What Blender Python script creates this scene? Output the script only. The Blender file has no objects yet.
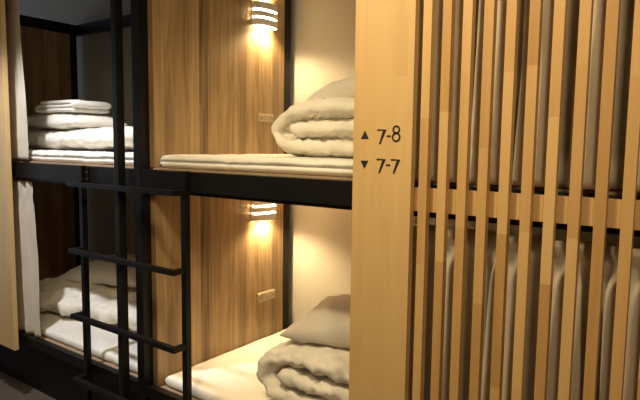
import bpy, bmesh, math, random
from mathutils import Vector, Matrix, noise
S = bpy.context.scene
COL = S.collection
PI = math.pi

# ------------------------------------------------------------------ materials
def new_mat(name):
    m = bpy.data.materials.new(name); m.use_nodes = True
    nt = m.node_tree
    return m, nt, nt.nodes['Principled BSDF']
def N(nt, t, **k):
    n = nt.nodes.new(t)
    for a, b in k.items(): setattr(n, a, b)
    return n
def math_n(nt, op, a, b=None, c=None):
    n = N(nt, 'ShaderNodeMath', operation=op)
    for i, v in enumerate((a, b, c)):
        if v is None: continue
        if isinstance(v, (int, float)): n.inputs[i].default_value = v
        else: nt.links.new(v, n.inputs[i])
    return n.outputs[0]
def wood(name, cols, axis='Y', pw=.09, seg=5.0, grain=.35, plank=.6, rough=.5, seam=0.0, ring=.5, wav=0.0, offs=0.0):
    """vertical wood: strips of width pw across axis, each cut to lengths seg"""
    m, nt, b = new_mat(name); L = nt.links.new
    tc = N(nt, 'ShaderNodeTexCoord'); sp = N(nt, 'ShaderNodeSeparateXYZ'); L(tc.outputs['Object'], sp.inputs[0])
    a = sp.outputs[axis]; z = sp.outputs['Z']
    a0 = math_n(nt, 'ADD', math_n(nt, 'DIVIDE', a, pw), offs)
    if wav:                                            # strips of uneven width
        wv = math_n(nt, 'SINE', math_n(nt, 'MULTIPLY', a, 23.0))
        a0 = math_n(nt, 'ADD', a0, math_n(nt, 'MULTIPLY', wv, wav))
    ia = math_n(nt, 'FLOOR', a0)
    wn1 = N(nt, 'ShaderNodeTexWhiteNoise', noise_dimensions='1D'); L(ia, wn1.inputs['W'])
    zo = math_n(nt, 'ADD', math_n(nt, 'DIVIDE', z, seg), math_n(nt, 'MULTIPLY', wn1.outputs['Value'], 7.3))
    iz = math_n(nt, 'FLOOR', zo)
    cb = N(nt, 'ShaderNodeCombineXYZ'); L(ia, cb.inputs[0]); L(iz, cb.inputs[1])
    wn2 = N(nt, 'ShaderNodeTexWhiteNoise', noise_dimensions='2D'); L(cb.outputs[0], wn2.inputs['Vector'])
    pv = wn2.outputs['Value']
    cv = N(nt, 'ShaderNodeCombineXYZ'); L(math_n(nt, 'MULTIPLY', a, 60.0), cv.inputs[0]); L(math_n(nt, 'MULTIPLY', z, 1.6), cv.inputs[1]); L(math_n(nt, 'MULTIPLY', pv, 50.0), cv.inputs[2])
    g1 = N(nt, 'ShaderNodeTexNoise'); g1.inputs['Scale'].default_value = 1.0; g1.inputs['Detail'].default_value = 5; L(cv.outputs[0], g1.inputs['Vector'])
    cv2 = N(nt, 'ShaderNodeCombineXYZ'); L(math_n(nt, 'MULTIPLY', a, 9.0), cv2.inputs[0]); L(math_n(nt, 'MULTIPLY', z, .9), cv2.inputs[1]); L(math_n(nt, 'MULTIPLY', pv, 31.0), cv2.inputs[2])
    g2 = N(nt, 'ShaderNodeTexNoise'); g2.inputs['Scale'].default_value = 1.0; g2.inputs['Detail'].default_value = 2; L(cv2.outputs[0], g2.inputs['Vector'])
    rg = math_n(nt, 'SINE', math_n(nt, 'MULTIPLY', g2.outputs['Fac'], 42.0))
    rg = math_n(nt, 'MULTIPLY', rg, ring * .12)
    v = math_n(nt, 'ADD', math_n(nt, 'MULTIPLY', math_n(nt, 'SUBTRACT', pv, .5), plank), math_n(nt, 'MULTIPLY', math_n(nt, 'SUBTRACT', g1.outputs['Fac'], .5), grain * 2))
    v = math_n(nt, 'ADD', math_n(nt, 'ADD', v, rg), math_n(nt, 'ADD', .5, math_n(nt, 'MULTIPLY', math_n(nt, 'SUBTRACT', g2.outputs['Fac'], .5), ring)))
    r = N(nt, 'ShaderNodeValToRGB'); L(v, r.inputs[0])
    e = r.color_ramp.elements
    e[0].position = 0; e[0].color = (*cols[0], 1); e[1].position = 1; e[1].color = (*cols[-1], 1)
    for i, c in enumerate(cols[1:-1]):
        q = e.new((i + 1) / (len(cols) - 1)); q.color = (*c, 1)
    out = r.outputs[0]
    if seam:
        fr = math_n(nt, 'FRACT', a0)
        d = math_n(nt, 'ABSOLUTE', math_n(nt, 'SUBTRACT', fr, .5))
        k = math_n(nt, 'GREATER_THAN', d, .5 - seam)
        mx = N(nt, 'ShaderNodeMix', data_type='RGBA', blend_type='MULTIPLY')
        L(math_n(nt, 'MULTIPLY', k, .4), mx.inputs['Factor']); L(out, mx.inputs['A']); mx.inputs['B'].default_value = (.35, .25, .16, 1)
        out = mx.outputs['Result']
    L(out, b.inputs['Base Color']); b.inputs['Roughness'].default_value = rough
    bp = N(nt, 'ShaderNodeBump'); bp.inputs['Strength'].default_value = .12; bp.inputs['Distance'].default_value = .002
    L(g1.outputs['Fac'], bp.inputs['Height']); L(bp.outputs[0], b.inputs['Normal'])
    return m
def plain(name, c, rough=.6, metal=0, nscale=0, namp=.1, bump=0, bscale=60, sheen=0, emis=None, spec=None):
    m, nt, b = new_mat(name); L = nt.links.new
    b.inputs['Base Color'].default_value = (*c, 1); b.inputs['Roughness'].default_value = rough; b.inputs['Metallic'].default_value = metal
    if spec is not None: b.inputs['Specular IOR Level'].default_value = spec
    if sheen: b.inputs['Sheen Weight'].default_value = sheen
    tc = N(nt, 'ShaderNodeTexCoord')
    if nscale:
        n = N(nt, 'ShaderNodeTexNoise'); n.inputs['Scale'].default_value = nscale; n.inputs['Detail'].default_value = 4; L(tc.outputs['Object'], n.inputs['Vector'])
        mr = N(nt, 'ShaderNodeMapRange'); L(n.outputs['Fac'], mr.inputs['Value'])
        mr.inputs['From Min'].default_value = .25; mr.inputs['From Max'].default_value = .75
        mr.inputs['To Min'].default_value = 1 - namp; mr.inputs['To Max'].default_value = 1 + namp
        vm = N(nt, 'ShaderNodeVectorMath', operation='SCALE'); vm.inputs[0].default_value = c; L(mr.outputs[0], vm.inputs['Scale'])
        L(vm.outputs[0], b.inputs['Base Color'])
    if bump:
        n2 = N(nt, 'ShaderNodeTexNoise'); n2.inputs['Scale'].default_value = bscale; n2.inputs['Detail'].default_value = 3; L(tc.outputs['Object'], n2.inputs['Vector'])
        bp = N(nt, 'ShaderNodeBump'); bp.inputs['Strength'].default_value = bump; bp.inputs['Distance'].default_value = .004
        L(n2.outputs['Fac'], bp.inputs['Height']); L(bp.outputs[0], b.inputs['Normal'])
    if emis:
        b.inputs['Emission Color'].default_value = (*emis[0], 1); b.inputs['Emission Strength'].default_value = emis[1]
    return m
M = {}
M['panel'] = wood('oak_panel', [(.09, .048, .022), (.24, .148, .070), (.36, .232, .112), (.47, .32, .165)], 'Y', .085, 6, grain=.45, plank=.75, rough=.42, seam=.012, ring=.75, wav=.35)
M['pine'] = wood('pine_board', [(.50, .31, .125), (.66, .44, .19), (.76, .53, .25)], 'X', .045, .62, grain=.14, plank=.16, rough=.45, ring=.3)
M['slat'] = wood('pine_slat', [(.42, .22, .07), (.60, .37, .145), (.74, .50, .23)], 'X', .0577, .42, grain=.16, plank=.60, rough=.45, ring=.25, offs=.3)
M['ply'] = plain('plywood', (.36, .25, .16), .6, nscale=9, namp=.12)
M['black'] = plain('black_steel', (.0075, .0068, .0065), .42, nscale=14, namp=.2, spec=.25)
M['bolt'] = plain('bolt_steel', (.18, .17, .16), .4, metal=.8)
M['wall'] = plain('cream_wall', (.52, .49, .42), .85, nscale=3, namp=.04, bump=.1, bscale=90)
M['ceil'] = plain('ceiling_paint', (.5, .5, .49), .9)
M['hall'] = plain('corridor_wall', (.30, .26, .22), .85)
M['floor'] = plain('carpet', (.085, .062, .047), .95, nscale=220, namp=.5, bump=.6, bscale=400)
M['sheet'] = plain('bed_linen', (.80, .765, .69), .85, nscale=5, namp=.03, bump=.35, bscale=26, sheen=.2)
M['duvet'] = plain('duvet_cotton', (.82, .77, .67), .85, nscale=5, namp=.03, bump=.9, bscale=26, sheen=.2)
M['pillow'] = plain('pillow_cotton', (.66, .60, .50), .85, nscale=5, namp=.03, bump=.3, bscale=30, sheen=.2)
M['curtain'] = plain('curtain_cloth', (.52, .45, .35), .75, nscale=7, namp=.06, bump=.25, bscale=45, sheen=.3)
M['lamp'] = plain('lamp_shade_metal', (.88, .84, .80), .45)
M['glow'] = plain('lamp_diffuser', (1, .9, .7), .5, emis=((1, .80, .48), 26))
M['plate'] = plain('outlet_plastic', (.50, .40, .26), .4)
M['socket'] = plain('socket_face', (.40, .31, .20), .45)
M['dark'] = plain('socket_slot', (.04, .035, .03), .6)
M['ink'] = plain('black_print', (.012, .010, .012), .6)

# ------------------------------------------------------------------ object helpers
def root(name, loc, label, cat, group=None):
    o = bpy.data.objects.new(name, None); o.location = loc; o.empty_display_size = .05; COL.objects.link(o)
    o['label'] = label; o['category'] = cat
    if group: o['group'] = group
    return o
def mk(name, bm, mat, parent=None, loc=None, smooth=False, label=None, cat=None, group=None, kind=None):
    """bm is in world coordinates; vertices are shifted so that the origin is the thing's base"""
    bmesh.ops.recalc_face_normals(bm, faces=bm.faces[:])
    base = Vector((0, 0, 0))
    p = parent
    while p is not None: base += p.location; p = p.parent
    off = base.copy()
    if parent is None and loc is not None: off = Vector(loc)
    bmesh.ops.translate(bm, verts=bm.verts[:], vec=-off)
    me = bpy.data.meshes.new(name); bm.to_mesh(me); bm.free()
    if smooth:
        for f in me.polygons: f.use_smooth = True
    me.materials.append(mat)
    o = bpy.data.objects.new(name, me); COL.objects.link(o)
    if parent is not None: o.parent = parent
    elif loc is not None: o.location = loc
    if label: o['label'] = label
    if cat: o['category'] = cat
    if group: o['group'] = group
    if kind: o['kind'] = kind
    return o
def box(bm, x0, x1, y0, y1, z0, z1, bev=0.0):
    r = bmesh.ops.create_cube(bm, size=1.0)
    vs = r['verts']
    for v in vs:
        v.co = Vector((x0 + (v.co.x + .5) * (x1 - x0), y0 + (v.co.y + .5) * (y1 - y0), z0 + (v.co.z + .5) * (z1 - z0)))
    if bev:
        es = list({e for v in vs for e in v.link_edges})
        bmesh.ops.bevel(bm, geom=es, offset=bev, segments=2, profile=.6, affect='EDGES')
    return bm
def B(*a, **k): return box(bmesh.new(), *a, **k)
def cyl(bm, p, ax, r, h, seg=16):
    q = bmesh.ops.create_cone(bm, cap_ends=True, segments=seg, radius1=r, radius2=r, depth=h)
    rot = {'X': Matrix.Rotation(PI / 2, 4, 'Y'), 'Y': Matrix.Rotation(PI / 2, 4, 'X'), 'Z': Matrix.Identity(4)}[ax]
    for v in q['verts']: v.co = rot @ v.co + Vector(p)
    return bm
def struct(name, bm, mat, loc=(0, 0, 0)): return mk(name, bm, mat, loc=loc, kind='structure')

LX = -2.144          # inner face of the far left end panel
RX = 2.20            # inner face of the right end panel
ZU, ZUB = 1.360, 1.277
# ------------------------------------------------------------------ the setting
struct('floor', B(-5, 5, -2.4, 1.04, -.1, 0), M['floor'])
struct('ceiling', B(-5, 5, -2.4, 1.14, 2.80, 2.9), M['ceil'])
struct('wall_back', B(-5, 5, 1.04, 1.14, 0, 2.80), M['wall'])
struct('wall_front', B(-5, 5, -2.5, -2.4, 0, 2.80), M['hall'])
struct('wall_right', B(5, 5.1, -2.4, 1.04, 0, 2.80), M['hall'])
struct('trim_1', B(-2.25, 2.30, 0, .04, 2.40, 2.80), M['black'])

# ------------------------------------------------------------------ bunk frame
fr = root('bunk_bed', (0, 0, 0), 'black steel frame of the double-deck sleeping bunks, posts and long rails', 'bunk bed')
def post(x, y): mk('post', B(x - .05, x, y, y + .05, 0, 2.40, bev=.002), M['black'], fr)
post(0, 0); post(RX + .05, 0); post(LX, 0)
def bpost(x): mk('post', B(x - .055, x, .942, .997, 0, 2.39, bev=.002), M['black'], fr)
bpost(.03); bpost(LX); bpost(RX + .055)
mk('upper_rail', B(LX, -.05, .003, .04, ZUB, ZU, bev=.002), M['black'], fr)
mk('upper_rail', B(0, RX, .003, .04, ZUB, ZU, bev=.002), M['black'], fr)
mk('lower_rail', B(LX, -.05, .003, .04, .325, .3757, bev=.002), M['black'], fr)
mk('lower_rail', B(0, RX, .003, .04, .325, .3757, bev=.002), M['black'], fr)
for x in (LX, .015, RX + .05):
    mk('top_beam', B(x - .05, x, .05, .942, 2.315, 2.39), M['black'], fr)
mk('top_beam', B(LX - .05, RX + .05, .997, 1.037, 2.315, 2.39), M['black'], fr)
mk('top_beam', B(LX, RX, 0.0, .04, 2.36, 2.40), M['black'], fr)
for a, b_ in ((LX, -.05), (.03, RX)):
    for z in (.340, 1.345):
        mk('bed_board', B(a + .002, b_ - .002, .042, .99, z, z + .022), M['ply'], fr)
    mk('kick_board', B(a, b_, .10, .115, 0, .34), M['black'], fr)
for a, b_ in ((LX + .02, -.07), (.05, RX - .02)): mk('curtain_track', B(a, b_, .016, .034, 1.264, ZUB), M['black'], fr)

# ------------------------------------------------------------------ partitions
def panel(x, z0, z1, lab, cat='partition'):
    return mk('partition_panel', B(x - .05, x, .0505, .94, z0, z1, bev=.0006), M['panel'], loc=(x, .052, z0), label=lab, cat=cat, group='wood partition panels')
panel(.03, 1.37, 2.312, 'oak-toned wooden partition panel beside the upper bed, lit by the upper wall lamp')
panel(.03, .365, 1.276, 'oak-toned wooden partition panel beside the lower bed, lit by the lower wall lamp')
panel(LX, 1.37, 2.312, 'dim brown wooden end panel at the far left of the upper bunk, above the folded bedding')
panel(LX, .365, 1.276, 'dim brown wooden end panel at the far left of the lower bunk, behind the grey curtain')

# ------------------------------------------------------------------ ladder
ld = root('bunk_ladder', (-.065, -.02, 0), 'black metal ladder with bracket rungs and a tall grab pole, between the two bunks', 'ladder')
XLd, XRd, PR = -.435, .305, .077
mk('stile', B(XRd - .014, XRd + .014, -.026, 0.001, 0, ZU + .004, bev=.002), M['black'], ld)
mk('stile', B(XLd - .014, XLd + .014, -.026, 0.001, 0, ZU + .004, bev=.002), M['black'], ld)
mk('grab_pole', B(-.085 - .0165, -.085 + .0165, -PR + .0125, -PR + .0495, 0, 2.40, bev=.003), M['black'], ld)
for i in range(4):
    z = 1.2777 - .32 * i
    bm = bmesh.new()
    box(bm, XLd - .0125, XRd + .0125, -PR - .0125, -PR + .0125, z - .011, z + .011, bev=.002)
    for x in (XLd, XRd): box(bm, x - .0125, x + .0125, -PR + .0125, -.026, z - .011, z + .011, bev=.002)
    mk('rung', bm, M['black'], ld)
br = mk('mounting_plate', B(XLd - .034, XLd + .034, -.004, .002, ZUB - .01, ZU - .002, bev=.001), M['black'], ld)
for x in (XLd - .024, XLd + .024):
    for z in (ZUB + .022, ZU - .03): mk('bolt', cyl(bmesh.new(), (x, -.006, z), 'Y', .0045, .006, 10), M['bolt'], br, label='small steel bolt head')

# ------------------------------------------------------------------ slatted screens
def stroke(bm, pts, w, y, closed=False, th=.001):
    """flat ribbon of constant width along pts (x,z) on the plane y, with its own thickness"""
    n = len(pts); L = []; R = []
    P = [Vector((p[0], 0, p[1])) for p in pts]
    for i in range(n):
        if closed: a, b_ = P[i - 1], P[(i + 1) % n]
        else: a, b_ = P[max(0, i - 1)], P[min(n - 1, i + 1)]
        d = (b_ - a).normalized(); nn = Vector((-d.z, 0, d.x))
        k = 1.0
        if 0 < i < n - 1 or closed:
            d1 = (P[i] - P[i - 1]).normalized(); c = max(.45, nn.dot(Vector((-d1.z, 0, d1.x)))); k = 1 / c
        L.append(P[i] + nn * w / 2 * k); R.append(P[i] - nn * w / 2 * k)
    vl = [[bm.verts.new((p.x, yy, p.z)) for p in Q] for Q in (L, R) for yy in (y, y + th)]
    m = n if closed else n - 1
    for i in range(m):
        j = (i + 1) % n
        bm.faces.new((vl[0][i], vl[0][j], vl[2][j], vl[2][i])); bm.faces.new((vl[1][i], vl[1][j], vl[3][j], vl[3][i]))
        bm.faces.new((vl[0][i], vl[0][j], vl[1][j], vl[1][i])); bm.faces.new((vl[2][i], vl[2][j], vl[3][j], vl[3][i]))
def px(x): return 1.163 + .003415 * (x - 360)
def pz(y): return 1.528 - .00296 * (y - 128)
def seven(bm, x0, y0, w, h, y):
    stroke(bm, [(px(x0), pz(y0 + .9)), (px(x0 + w), pz(y0 + .9)), (px(x0 + w * .36), pz(y0 + h))], .0052, y)
def eight(bm, cx, y0, w, h, y):
    def ell(c, rx, rz): return [(px(cx) + rx * math.sin(t * PI / 12), c + rz * math.cos(t * PI / 12)) for t in range(24)]
    zt, zb = pz(y0), pz(y0 + h); H = zt - zb; W = .003415 * w
    stroke(bm, ell(zt - H * .245, W * .36, H * .215), .0052, y, True)
    stroke(bm, ell(zb + H * .28, W * .42, H * .25), .0052, y, True)
def screen(x0, mirror, nsl, lab, z0=.308, z1=2.355, sign=False):
    d = -1 if mirror else 1
    t = root('slatted_screen', (x0, -.047, z0), lab, 'screen', 'sliding wood screens')
    bx = sorted((x0, x0 + d * .200))
    bd = mk('side_board', B(bx[0], bx[1], -.060, -.036, z0, z1, bev=.0015), M['pine'], t)
    xs = []
    for i in range(nsl):
        if mirror: a = x0 - .2197 - i * .0577 - .027
        else: a = x0 + .2240 + i * .0577
        mk('slat', B(a, a + .0262, -.060, -.036, z0, z1, bev=.0012), M['slat'], t); xs.append(a)
    e = sorted((bx[1] if not mirror else bx[0], (xs[-1] + .03) if not mirror else (xs[-1] - .004)))
    for za, zb in ((ZUB + .009, ZU - .005), (z0 + .0, z0 + .07), (z1 - .07, z1)):
        mk('cross_rail', B(e[0], e[1], -.036, -.012, za, zb, bev=.001), M['pine'], t)
    return t, bd
ts, bd = screen(1.138, False, 15, 'large light pine slatted screen with a wide board marked 7-8 and 7-7')
ys = -.0612
bm = bmesh.new(); seven(bm, 377.6, 129.2, 7.3, 15, ys); stroke(bm, [(px(387.2), pz(136.2)), (px(391), pz(136.2))], .0048, ys); eight(bm, 396.2, 126, 8.2, 15.6, ys)
mk('number_sign', bm, M['ink'], bd, label='black number 7-8 printed on the board')
bm = bmesh.new(); seven(bm, 377.6, 158.7, 7.3, 14.6, ys); stroke(bm, [(px(387), pz(165)), (px(391), pz(165))], .0048, ys); seven(bm, 391.8, 158.7, 7.3, 14.6, ys)
mk('number_sign', bm, M['ink'], bd, label='black number 7-7 printed on the board')
def tri(pts):
    bm = bmesh.new()
    f = [bm.verts.new((px(a), ys, pz(b_))) for a, b_ in pts]; g = [bm.verts.new((px(a), ys + .001, pz(b_))) for a, b_ in pts]
    bm.faces.new(f); bm.faces.new(g)
    for i in range(3): bm.faces.new((f[i], f[(i + 1) % 3], g[(i + 1) % 3], g[i]))
    return bm
mk('arrow', tri([(361, 139), (369, 139), (365, 130.5)]), M['ink'], bd, label='black triangle pointing up')
mk('arrow', tri([(361, 161.2), (369, 161.2), (365, 169.5)]), M['ink'], bd, label='black triangle pointing down')
screen(-1.083, True, 14, 'light pine screen at the left edge, its plain board in front of the curtains')

# ------------------------------------------------------------------ wall lamps
def sconce(zc, lab, power=26):
    yc = .757; X = .031
    t = root('wall_lamp', (X, yc, zc), lab, 'wall lamp', 'bedside wall lamps')
    W, Pj, H = .088, .056, .118
    def arc(z0, z1, w, p, th, a0=0, a1=PI, n=28):
        bm = bmesh.new(); rows = []
        for i in range(n + 1):
            a = a0 + (a1 - a0) * i / n
            r = []
            for (k, z) in ((0, z0), (0, z1), (1, z1), (1, z0)):
                r.append(bm.verts.new((X + (p - th * k) * math.sin(a) ** .55 if math.sin(a) > 1e-6 else X, yc + (w - th * k) * math.cos(a), z)))
            rows.append(r)
        for i in range(n):
            for k in range(4): bm.faces.new((rows[i][k], rows[i][(k + 1) % 4], rows[i + 1][(k + 1) % 4], rows[i + 1][k]))
        bm.faces.new(rows[0]); bm.faces.new(rows[-1])
        return bm
    zb = zc - H / 2
    bm = bmesh.new()
    bands = ((zb, zb + .034), (zb + .045, zb + .072), (zb + .083, zb + H))
    for z0, z1 in bands:
        b2 = arc(z0, z1, W, Pj, .003); me = bpy.data.meshes.new('tmp'); b2.to_mesh(me); b2.free(); bm.from_mesh(me); bpy.data.meshes.remove(me)
    for s in (-1, 1): box(bm, X, X + .006, yc + s * (W - .006) - .004, yc + s * (W - .006) + .004, zb, zb + H)
    mk('lamp_shade', bm, M['lamp'], t, smooth=False)
    bd = arc(zb + .010, zb + H - .010, W - .012, Pj - .010, .002)
    for zq in (zb + .010, zb + H - .012):
        b2 = arc(zq, zq + .002, W - .012, Pj - .010, Pj - .0105); me = bpy.data.meshes.new('tmp'); b2.to_mesh(me); b2.free(); bd.from_mesh(me); bpy.data.meshes.remove(me)
    mk('diffuser', bd, M['glow'], t, label='glowing white diffuser')
    mk('back_plate', B(X - .0008, X + .003, yc - .05, yc + .05, zb + .02, zb + H - .02), M['lamp'], t)
    for sgn in (-1, 1):
        l = bpy.data.lights.new('lamp_bulb', 'SPOT'); l.energy = power; l.color = (1, .75, .40); l.shadow_soft_size = .025
        l.spot_size = math.radians(150); l.spot_blend = .6
        lo = bpy.data.objects.new('lamp_bulb', l); COL.objects.link(lo); lo.parent = t
        lo.location = (.028, 0, sgn * (H / 2 - .004))
        lo.rotation_euler = (0 if sgn < 0 else PI, 0, 0)
sconce(2.150, 'curved metal wall lamp with glowing slots, upper of the two on the wood partition')
sconce(1.128, 'curved metal wall lamp glowing just below the upper bunk rail, lower of two')

# ------------------------------------------------------------------ outlets
def outlet(y0, y1, z0, z1, lab):
    t = root('power_outlet', (.03, (y0 + y1) / 2, (z0 + z1) / 2), lab, 'outlet', 'bedside outlets')
    mk('cover_plate', B(.0302, .038, y0, y1, z0, z1, bev=.002), M['plate'], t)
    w = (y1 - y0) / 3
    for i in range(3):
        s = mk('socket', B(.037, .041, y0 + w * i + .006, y0 + w * (i + 1) - .004, z0 + .008, z1 - .008, bev=.001), M['socket'], t)
        if i != 1:
            bm = bmesh.new(); c = y0 + w * (i + .5)
            box(bm, .0405, .0414, c - .006, c - .004, (z0 + z1) / 2 - .005, (z0 + z1) / 2 + .005); box(bm, .0405, .0414, c + .004, c + .006, (z0 + z1) / 2 - .005, (z0 + z1) / 2 + .005)
            mk('slot', bm, M['dark'], s)
outlet(.722, .842, 1.597, 1.640, 'small beige outlet strip on the wood partition beside the folded upper duvet')
outlet(.718, .862, .608, .658, 'small pale outlet strip on the wood partition above the lower mattress')

# ------------------------------------------------------------------ soft things
def catmull(P, step):
    out = []
    n = len(P)
    for i in range(n - 1):
        p0 = P[max(i - 1, 0)]; p1 = P[i]; p2 = P[i + 1]; p3 = P[min(i + 2, n - 1)]
        k = max(2, int((Vector(p2) - Vector(p1)).length / step))
        for j in range(k):
            t = j / k
            q = [0.5 * ((2 * p1[a]) + (-p0[a] + p2[a]) * t + (2 * p0[a] - 5 * p1[a] + 4 * p2[a] - p3[a]) * t * t + (-p0[a] + 3 * p1[a] - 3 * p2[a] + p3[a]) * t ** 3) for a in range(2)]
            out.append(Vector(q))
    out.append(Vector(P[-1])); return out
def wrinkle(v, seed, f, a):
    s = Vector((seed * 7.13, seed * 3.7, seed))
    n1 = noise.noise(v * f + s)
    n2 = noise.noise(v * f * 2.3 + s * 2)
    n3 = 1 - abs(noise.noise(Vector((v.x * f * 1.6, v.y * f * 1.1, v.z * f * 2.4)) + s * 3)) * 2.2
    return a * (n1 * .9 + n2 * .45 + n3 * .45)
def folded(path, y0, y1, R, seed=1, amp=.008, f=7, step=.014, quilt=0, rnd_e=2.8, yjit=.012):
    """a thick soft cloth of radius R following path in the X-Z plane, y0..y1 wide"""
    C = catmull(path, step); n = len(C)
    T = []
    for i in range(n):
        d = (C[min(i + 1, n - 1)] - C[max(i - 1, 0)]).normalized(); T.append(Vector((-d.y, d.x)))
    NJ = max(12, int((y1 - y0) / .009)); bm = bmesh.new(); rings = []
    capn = 5
    arc_len = [0]
    for i in range(1, n): arc_len.append(arc_len[-1] + (C[i] - C[i - 1]).length)
    for j in range(NJ + 1):
        t = -math.cos(PI * j / NJ)
        t = .55 * t + .45 * (2 * j / NJ - 1)
        r = R * max(.12, (1 - abs(t) ** rnd_e) ** .5)
        ring = []
        def add(c, o, s):
            yy = (y0 + y1) / 2 + t * (y1 - y0) / 2
            yy += yjit * noise.noise(Vector((c.x * 5, c.y * 9, seed * 3.3)))
            p = Vector((c.x + o.x, yy, c.y + o.y))
            w = wrinkle(p, seed, f, amp)
            if quilt:
                k = .5 + (yy - .305 + .013 * (abs(((s / .05) % 1) - .5) * 4 - 1)) / quilt
                dd = abs((k % 1) - .5) * quilt
                w -= .013 * math.exp(-(dd / .009) ** 2)
            on = Vector((o.x, o.y)).normalized()
            p.x += on.x * w; p.z += on.y * w
            p.y += (1 if t > 0 else -1) * abs(t) ** 4 * w
            ring.append(bm.verts.new(p))
        for i in range(n): add(C[i], T[i] * r, arc_len[i])
        d = (C[-1] - C[-2]).normalized()
        for k in range(1, capn): 
            a = PI / 2 - PI * k / capn; add(C[-1], (d * math.cos(a) + T[-1] * math.sin(a)) * r, arc_len[-1])
        for i in range(n - 1, -1, -1): add(C[i], -T[i] * r, arc_len[i])
        d = (C[0] - C[1]).normalized()
        for k in range(1, capn):
            a = PI / 2 - PI * k / capn; add(C[0], (d * math.cos(a) - T[0] * math.sin(a)) * r, 0)
        rings.append(ring)
    K = len(rings[0])
    for j in range(NJ):
        for k in range(K): bm.faces.new((rings[j][k], rings[j][(k + 1) % K], rings[j + 1][(k + 1) % K], rings[j + 1][k]))
    for rg in (rings[0], rings[-1]):
        for i in range(n - 1):
            bm.faces.new((rg[i], rg[i + 1], rg[2 * n + capn - 1 - 1 - i - 1], rg[2 * n + capn - 1 - 1 - i]))
        bm.faces.new([rg[n - 1]] + rg[n:n + capn - 1] + [rg[n + capn - 1]])
        bm.faces.new([rg[2 * n + capn - 2]] + rg[2 * n + capn - 1:] + [rg[0]])
    return bm
def pillow(W, D, H, mat4, seed=1, amp=.006, corner=.06, floor_z=None):
    bm = bmesh.new(); n = 44; rows = {}
    for s in (1, -1):
        g = []
        for i in range(n + 1):
            r = []
            for j in range(n + 1):
                u = 2 * i / n - 1; v = 2 * j / n - 1
                u = math.sin(u * PI / 2) * .5 + u * .5; v = math.sin(v * PI / 2) * .5 + v * .5
                if s < 0 and (i in (0, n) or j in (0, n)): r.append(rows[(i, j)]); continue
                t = ((1 - abs(u) ** 2.6) * (1 - abs(v) ** 2.6)) ** .42
                x = u * W / 2 * (1 - corner * (1 - v * v)); y = v * D / 2 * (1 - corner * (1 - u * u))
                p = Vector((x, y, s * t * H * (.62 if s > 0 else .38)))
                w = wrinkle(p + Vector((seed, s, 0)), seed, 8, amp) * min(1, t * 2)
                edge = max(abs(u), abs(v))
                w += .006 * math.sin(math.atan2(v, u) * 26 + seed) * max(0, edge - .55) * (1 - edge) * 6
                p.z += s * w
                p = mat4 @ p
                q = bm.verts.new(p); r.append(q)
                if s > 0: rows[(i, j)] = q
            g.append(r)
        for i in range(n):
            for j in range(n):
                vs = (g[i][j], g[i + 1][j], g[i + 1][j + 1], g[i][j + 1])
                try: bm.faces.new(vs)
                except ValueError: pass
    return bm
def mattress(x0, x1, y0, y1, z0, z1, seams=(), groove=0, seed=1, amp=.002):
    bm = bmesh.new(); H = z1 - z0; r = min(.022, H * .42)
    # rounded profile in Y-Z
    prof = []
    def corner(cy, cz, a0):
        for k in range(5):
            a = a0 + PI / 2 * k / 4; prof.append((cy + r * math.cos(a), cz + r * math.sin(a)))
    for k in range(30): prof.append((y0 + r + (y1 - y0 - 2 * r) * k / 30, z0))
    corner(y1 - r, z0 + r, -PI / 2); corner(y1 - r, z1 - r, 0)
    for k in range(1, 45): prof.append((y1 - r - (y1 - y0 - 2 * r) * k / 45, z1))
    corner(y0 + r, z1 - r, PI / 2)
    if groove: prof.append((y0 + groove, (z0 + z1) / 2 + .004)); prof.append((y0 + groove * .9, (z0 + z1) / 2 - .004))
    corner(y0 + r, z0 + r, PI)
    nx = int((x1 - x0) / .02); rings = []
    ym, zm = (y0 + y1) / 2, (z0 + z1) / 2
    for i in range(nx + 1):
        x = x0 + (x1 - x0) * i / nx
        e = min(i, nx - i); sh = {0: .016, 1: .004}.get(e, 0)
        pin = sum(math.exp(-((x - s) / .012) ** 2) for s in seams) * .009
        ring = []
        for (y, z) in prof:
            yy = y + (sh + pin) * (1 if y < ym else -1) * min(1, abs(y - ym) / (ym - y0) * 1.0) ** 8
            zz = z - (sh + pin * .8) * (1 if z > zm else 0) + (sh * .6 if z < zm else 0)
            p = Vector((x, yy, zz))
            if z > z0 + .004:
                w = wrinkle(p, seed, 9, amp); p.z += w * (1 if z > zm else .3); p.y -= w * 1.2 if y < y0 + .03 else 0
            ring.append(bm.verts.new(p))
        rings.append(ring)
    K = len(prof)
    for i in range(nx):
        for k in range(K): bm.faces.new((rings[i][k], rings[i][(k + 1) % K], rings[i + 1][(k + 1) % K], rings[i + 1][k]))
    bm.faces.new(rings[0]); bm.faces.new(rings[-1])
    return bm
ZM1 = 1.424; ZM0 = .410
def soft(name, bm, mat, loc, label, cat, group=None, parent=None):
    if cat == 'duvet':                                 # the cloth lies flat on the mattress under it
        for v in bm.verts: v.co.z = max(v.co.z, loc[2] + .002)
    return mk(name, bm, mat, parent=parent, loc=loc, smooth=True, label=label, cat=cat, group=group)
G = 'futon mattresses'
soft('mattress', mattress(.036, 2.12, .059, .985, 1.3675, ZM1, seams=(.47, 1.25), groove=.008, seed=3, amp=.0035), M['sheet'], (.036, .08, 1.368), 'thin cream futon mattress on the right upper bunk, under the folded quilted duvet', 'mattress', G)
soft('mattress', mattress(.036, 2.12, .070, .985, .3625, ZM0, seams=(1.3,), seed=4, amp=.003), M['sheet'], (.036, .07, .3625), 'cream futon mattress on the right lower bunk, beside the lower outlet', 'mattress', G)
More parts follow.
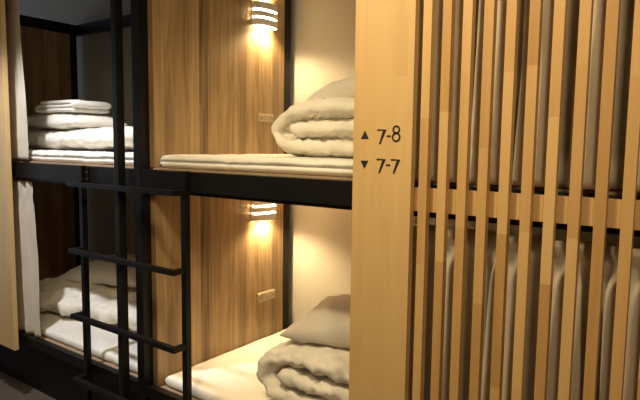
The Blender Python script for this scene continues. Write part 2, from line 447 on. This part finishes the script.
soft('mattress', mattress(LX + .01, -.062, .059, .985, 1.3675, ZM1, seams=(-.75,), groove=.008, seed=5, amp=.0055), M['sheet'], (LX + .01, .08, 1.368), 'thin white futon mattress on the left upper bunk, under the stacked bedding', 'mattress', G)
soft('mattress', mattress(LX + .01, -.062, .076, .985, .3625, ZM0, seams=(-.37, -1.25), seed=6, amp=.003), M['sheet'], (LX + .01, .076, .3625), 'white futon mattress on the left lower bunk, behind the ladder rungs', 'mattress', G)

def cpath(x0, x1, zb, R, inner):
    zb = zb + .006
    """bottom layer left, wrapped round an inner end, top layer back to the right"""
    zm, zt = zb + 3 * R * .98, zb + 5 * R * .98; z0 = zb + R
    return [(x0 + inner, zm), (x0 + inner + .15, zm + .002), (x1 - .12, zm), (x1 - .03, zm - .02), (x1 - .01, zm - R), (x1 - .04, z0 + .01), (x1 - .14, z0), ((x0 + x1) / 2, z0),
            (x0 + .13, z0), (x0 + .05, z0 + .018), (x0 + .012, (z0 + zt) / 2 - .01), (x0 + .045, zt - .035), (x0 + .13, zt), ((x0 + x1) / 2, zt + .008), (x1 - .1, zt), (x1, zt - .01)]
GD = 'folded duvets'
soft('duvet', folded(cpath(.515, 1.13, ZM1, .0370, .125), .27, .80, .0475, seed=2, amp=.009, f=13, quilt=.105, rnd_e=3.6), M['duvet'], (.8, .5, ZM1), 'cream quilted duvet folded in thirds on the right upper bunk', 'duvet', GD)
m4 = Matrix.Translation((.97, .56, ZM1 + .300)) @ Matrix.Rotation(math.radians(-7), 4, 'Y') @ Matrix.Rotation(math.radians(9), 4, 'X') @ Matrix.Rotation(math.radians(4), 4, 'Z')
soft('pillow', pillow(.68, .44, .135, m4, seed=3, corner=.05, amp=.009), M['pillow'], (.97, .56, ZM1 + .25), 'plump beige pillow on top of the upper quilted duvet', 'pillow', 'pillows')
soft('duvet', folded(cpath(.56, 1.2, ZM0, .0415, .115), .15, .66, .051, seed=7, amp=.015, f=15), M['duvet'], (.85, .4, ZM0), 'crumpled white duvet rolled up on the right lower bunk', 'duvet', GD)
m4 = Matrix.Translation((.945, .47, ZM0 + .318)) @ Matrix.Rotation(math.radians(-1), 4, 'Y') @ Matrix.Rotation(math.radians(4), 4, 'X') @ Matrix.Rotation(math.radians(11), 4, 'Z')
soft('pillow', pillow(.70, .46, .135, m4, seed=5, corner=.08, amp=.014), M['pillow'], (.975, .42, ZM0 + .27), 'dull cream pillow with a pointed corner lying on the lower crumpled duvet', 'pillow', 'pillows')
# left upper pile
p = [(-1.52, ZM1 + .062), (-1.3, ZM1 + .062), (-1.0, ZM1 + .064), (-.72, ZM1 + .070), (-.45, ZM1 + .075)]
soft('duvet', folded(p, .20, .78, .062, seed=11, amp=.012, f=8), M['duvet'], (-.95, .5, ZM1), 'white duvet folded flat at the bottom of the bedding pile, left upper bunk', 'duvet', GD)
m4 = Matrix.Translation((-1.27, .42, ZM1 + .165)) @ Matrix.Rotation(math.radians(1), 4, 'Y') @ Matrix.Rotation(math.radians(-4), 4, 'Z')
soft('pillow', pillow(.72, .36, .112, m4, seed=9, corner=.02), M['duvet'], (-1.08, .47, ZM1 + .12), 'cream pillow in the middle of the bedding pile, left upper bunk', 'pillow', 'pillows')
zz = ZM1 + .236
p = [(-.98, zz), (-1.15, zz + .002), (-1.27, zz), (-1.345, zz + .004), (-1.36, zz + .014), (-1.34, zz + .022), (-1.25, zz + .024), (-1.1, zz + .023), (-.98, zz + .024), (-.955, zz + .032), (-.98, zz + .043), (-1.12, zz + .045), (-1.3, zz + .046)]
soft('folded_sheet', folded(p, .25, .50, .0135, seed=13, amp=.003, f=9, yjit=.02, rnd_e=9), M['sheet'], (-1.03, .45, zz - .012), 'white sheet folded flat on top of the pillow, left upper bunk', 'sheet')
# left lower heap
p = [(-1.50, ZM0 + .085), (-1.3, ZM0 + .078), (-1.05, ZM0 + .080), (-.8, ZM0 + .078), (-.48, ZM0 + .085)]
bm = folded(p, .22, .86, .072, seed=17, amp=.026, f=9)
for v in bm.verts: v.co.y += .16 * (v.co.x + 1.1)
soft('duvet', bm, M['duvet'], (-.95, .45, ZM0), 'loosely heaped white duvet on the left lower bunk, behind the ladder', 'duvet', GD)
m4 = Matrix.Translation((-1.10, .66, ZM0 + .222)) @ Matrix.Rotation(math.radians(-3), 4, 'Y') @ Matrix.Rotation(math.radians(8), 4, 'X') @ Matrix.Rotation(math.radians(8), 4, 'Z')
soft('pillow', pillow(.74, .42, .14, m4, seed=19, corner=.07, amp=.012), M['duvet'], (-1.10, .68, ZM0 + .16), 'white pillow resting on the heaped duvet at the back, left lower bunk', 'pillow', 'pillows')

# ------------------------------------------------------------------ curtains
def curtain(x0, x1, z0, z1, yc, A, wl, seed, head=.075, hem=.09, gather=0.0, sharp=1.0, edge=None, topA=.5, deep=0):
    """hanging pleated cloth; gather narrows it at the pinched heading"""
    rnd = random.Random(seed); bm = bmesh.new()
    n = int((x1 - x0) / .0045); nz = int((z1 - z0) / .022); rows = []
    ph = [0.0]
    for i in range(n): ph.append(ph[-1] + 2 * PI * .0045 / wl * (1 + .45 * noise.noise(Vector((i * .035, seed, 0)))))
    for k in range(nz + 1):
        z = z1 - (z1 - z0) * k / nz; t = (z1 - z) / (z1 - z0); row = []
        dp = abs(z - (z1 - head)); pin = math.exp(-(dp / .03) ** 2)
        for i in range(n + 1):
            u = i / n; x = x0 + (x1 - x0) * u
            a = A * (topA + (1 - topA) * min(1, t * 1.8)) * (1 - .75 * pin) * (1 + .35 * noise.noise(Vector((x * 9, t * 1.2, seed))))
            p_ = ph[i] + .9 * noise.noise(Vector((x * 4, t * 1.6, seed + 5)))
            s = math.sin(p_); s = math.copysign(abs(s) ** sharp, s)
            if deep: s = 1 - 2 * abs(math.sin(p_ / 2)) ** .7
            y = yc + a * s + .004 * noise.noise(Vector((x * 30, z * 7, seed)))
            xx = x + a * .55 * math.sin(2 * p_)
            if edge: xx += edge(t) * u
            if abs(z - (z0 + hem)) < .012: y += .0022
            y = max(-.009, min(yc + A * 1.15, y))
            if deep:
                lim = .053 + max(0, z - deep) * 1.2
                y = min(y, lim)
            row.append(bm.verts.new((xx, y, z)))
        rows.append(row)
    for k in range(nz):
        for i in range(n): bm.faces.new((rows[k][i], rows[k][i + 1], rows[k + 1][i + 1], rows[k + 1][i]))
    return bm
def curt(bm, loc, lab):
    o = mk('curtain', bm, M['curtain'], loc=loc, smooth=True, label=lab, cat='curtain', group='bunk curtains')
    s = o.modifiers.new('thick', 'SOLIDIFY'); s.thickness = .0025; s.offset = 0
    return o
curt(curtain(-1.40, -1.040, 1.375, 2.33, .024, .015, .115, 4, head=.16, edge=lambda t: -.022 + .03 * t), (-1.17, .028, 1.368), 'beige curtain drawn aside at the left, hanging over the upper bunk')
curt(curtain(-1.38, -.970, .384, 1.258, .026, .015, .10, 8, head=.09, edge=lambda t: -.035 + .04 * t), (-1.16, .028, .384), 'grey curtain drawn aside at the left, hanging over the lower bunk')
curt(curtain(1.23, 2.17, 1.374, 2.33, .042, .050, .125, 21, head=.1, sharp=.75, topA=.8, deep=1.425), (1.7, .028, 1.372), 'greige pleated curtain behind the pine slats, closing the upper bunk')
curt(curtain(1.23, 2.17, .384, 1.236, .042, .048, .15, 33, head=.06, topA=.75, sharp=.8, deep=.42), (1.7, .03, .384), 'dark taupe pleated curtain behind the pine slats, closing the lower bunk')

# ------------------------------------------------------------------ lights
def lamp(kind, loc, energy, color, size, target=None, **k):
    l = bpy.data.lights.new('ceiling_or_fill_light', kind); l.energy = energy; l.color = color
    if kind == 'AREA': l.size = size
    else: l.shadow_soft_size = size
    for a, b_ in k.items(): setattr(l, a, b_)
    o = bpy.data.objects.new('ceiling_or_fill_light', l); COL.objects.link(o); o.location = loc
    if target: o.rotation_euler = (Vector(target) - Vector(loc)).to_track_quat('-Z', 'Y').to_euler()
    return o
lamp('SPOT', (-.42, -.75, 2.76), 178, (.92, .94, 1.0), .05, (-.72, .05, 1.0), spot_size=math.radians(58), spot_blend=.5)
lamp('SPOT', (2.25, -1.25, 2.76), 72, (1, .80, .50), .10, (2.0, -.2, 1.2), spot_size=math.radians(120), spot_blend=.9)  # added warm fill, not a known fixture; brightens the curtains behind the slats
lamp('SPOT', (.98, -1.02, 2.76), 112, (1, .79, .45), .10, (1.2, -.2, 1.0), spot_size=math.radians(120), spot_blend=.9)
lamp('AREA', (.6, -1.5, 2.78), 20, (1, .80, .52), 1.2)  # added soft ambient fill with no real fixture; lifts the bedding fronts
w = bpy.data.worlds.new('World'); S.world = w; w.use_nodes = True
bg = w.node_tree.nodes['Background']; bg.inputs[0].default_value = (.75, .85, 1.0, 1); bg.inputs[1].default_value = .7

# ------------------------------------------------------------------ camera
cd = bpy.data.cameras.new('camera'); cam = bpy.data.objects.new('camera', cd); COL.objects.link(cam)
cd.sensor_width = 36; cd.lens = 36 * 560.3 / 640; cd.clip_start = .02
R = Vector((.80851758, .58833477, .01270892)); U = Vector((-.06718006, .07082368, .99522402)); F = Vector((-.5846248, .8055099, -.09678655))
mw = Matrix(((R.x, U.x, -F.x, 2.0750315), (R.y, U.y, -F.y, -1.52093), (R.z, U.z, -F.z, 1.473583), (0, 0, 0, 1)))
cam.matrix_world = mw
S.camera = cam
S.view_settings.view_transform = 'Standard'; S.view_settings.look = 'None'; S.view_settings.exposure = 0; S.view_settings.gamma = 1
